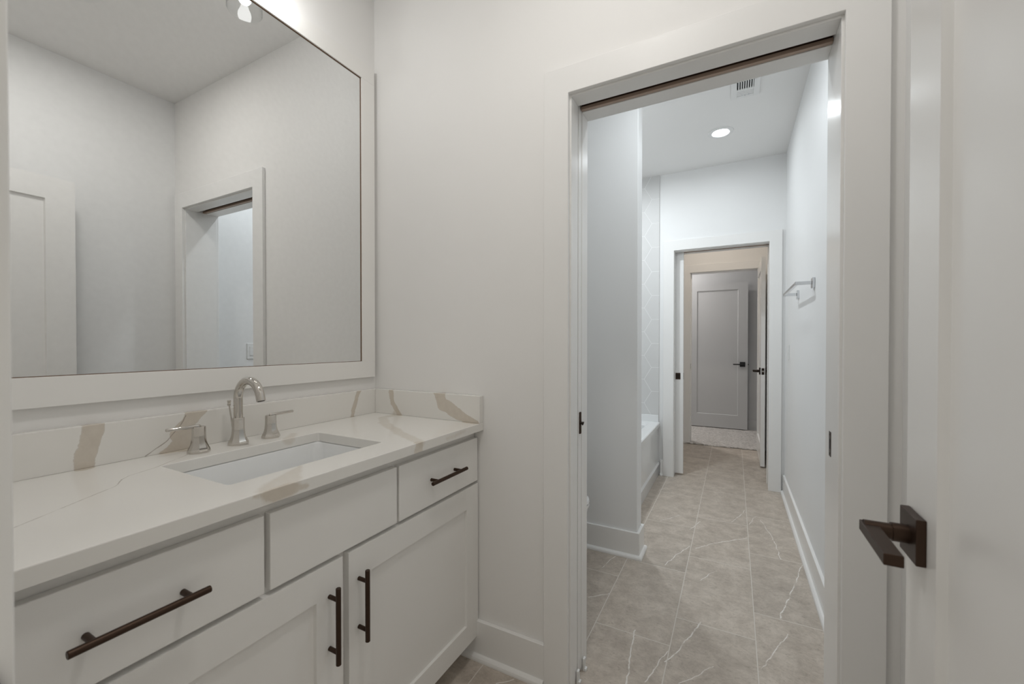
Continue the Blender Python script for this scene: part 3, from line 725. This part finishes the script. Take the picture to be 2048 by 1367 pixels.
# ------------------------------------------------------------------ bathtub
tb = thing('bathtub', (0.41, 1.92, 0.0), 'white alcove bathtub half hidden behind the wall end', 'bathtub')
bx0, bx1, by0, by1, bz = 0.013, 0.825, 1.169, YF - 0.0135, 0.492
Ls = [rrect(bx0 + 0.06, bx1 - 0.010, by0 + 0.002, by1 - 0.002, 0.0, 0.004), rrect(bx0, bx1 - 0.002, by0, by1, 0.11, 0.004), rrect(bx0, bx1 - 0.014, by0, by1, 0.125, 0.004), rrect(bx0, bx1 - 0.014, by0, by1, bz - 0.05, 0.004), rrect(bx0, bx1, by0, by1, bz - 0.040, 0.004), rrect(bx0, bx1, by0, by1, bz - 0.006, 0.004), rrect(bx0 + 0.006, bx1 - 0.006, by0 + 0.004, by1 - 0.004, bz, 0.004),
      rrect(bx0 + 0.06, bx1 - 0.085, by0 + 0.10, by1 - 0.085, bz, 0.09), rrect(bx0 + 0.075, bx1 - 0.10, by0 + 0.12, by1 - 0.10, bz - 0.02, 0.10), rrect(bx0 + 0.11, bx1 - 0.135, by0 + 0.24, by1 - 0.14, 0.16, 0.12), rrect(bx0 + 0.16, bx1 - 0.18, by0 + 0.32, by1 - 0.20, 0.115, 0.12)]
m = MB(); m.loft(Ls); m.build('tub_shell', 'acrylic', tb, smooth=True, angle=35)
m = MB(); m.box(bx0, bx1 - 0.012, by1 - 0.012, by1 - 0.0005, bz - 0.01, 0.556, 0.003); m.box(bx0, bx0 + 0.012, by0, by1, bz - 0.01, 0.5, 0.003); m.build('tile_flange', 'acrylic', tb)
MB().lathe((0.42, by1 - 0.20, 0.115), [(0.0, 0.004), (0.03, 0.004), (0.033, 0.0)], 24, cap0=False).build('drain', 'chrome2', tb, smooth=True)

# ------------------------------------------------------------------ toilet
tl = thing('toilet', (0.40, 0.615, 0.0), 'white toilet mostly hidden behind the left doorway jamb, only its front peeking out', 'toilet')
def egg(x0, x1, hw, z, yc=0.615, n=36):
    out = []
    for k in range(n):
        a = 2 * math.pi * k / n; c_ = math.cos(a); s_ = math.sin(a)
        ex = (x0 + x1) / 2 + (x1 - x0) / 2 * c_; out.append((ex, yc + hw * s_ * (1.0 - 0.12 * c_), z))
    return out
m = MB(); m.loft([egg(0.14, 0.66, 0.115, 0.0), egg(0.14, 0.66, 0.11, 0.03), egg(0.15, 0.65, 0.105, 0.12), egg(0.17, 0.70, 0.13, 0.22), egg(0.20, 0.775, 0.175, 0.34), egg(0.20, 0.790, 0.183, 0.395), egg(0.20, 0.788, 0.182, 0.405), egg(0.29, 0.755, 0.135, 0.405), egg(0.33, 0.70, 0.10, 0.30), egg(0.36, 0.56, 0.06, 0.22)])
m.build('bowl', 'porcelain', tl, smooth=True, angle=50)
m = MB(); m.loft([egg(0.25, 0.793, 0.185, 0.406), egg(0.25, 0.797, 0.187, 0.412), egg(0.25, 0.795, 0.186, 0.424), egg(0.27, 0.76, 0.14, 0.424), egg(0.27, 0.76, 0.14, 0.406)]); m.build('seat', 'plastic', tl, smooth=True, angle=50)
m = MB(); m.loft([egg(0.24, 0.790, 0.184, 0.426), egg(0.24, 0.797, 0.187, 0.430), egg(0.24, 0.795, 0.186, 0.442), egg(0.26, 0.77, 0.165, 0.449)]); m.build('lid', 'plastic', tl, smooth=True, angle=50)
m = MB(); m.box(0.012, 0.205, 0.395, 0.835, 0.40, 0.745, 0.012, 3); m.box(0.14, 0.26, 0.52, 0.71, 0.30, 0.405, 0.01); m.build('tank', 'porcelain', tl, smooth=True)
MB().box(0.008, 0.215, 0.385, 0.845, 0.746, 0.785, 0.008, 3).build('tank_lid', 'porcelain', tl, smooth=True)
m = MB(); m.lathe((0.205, 0.45, 0.68), [(0.012, 0.0), (0.012, 0.010), (0.006, 0.014)], 16, axis='X'); m.box(0.214, 0.222, 0.443, 0.520, 0.675, 0.686, 0.002); m.build('flush_lever', 'chrome2', tl, smooth=True)
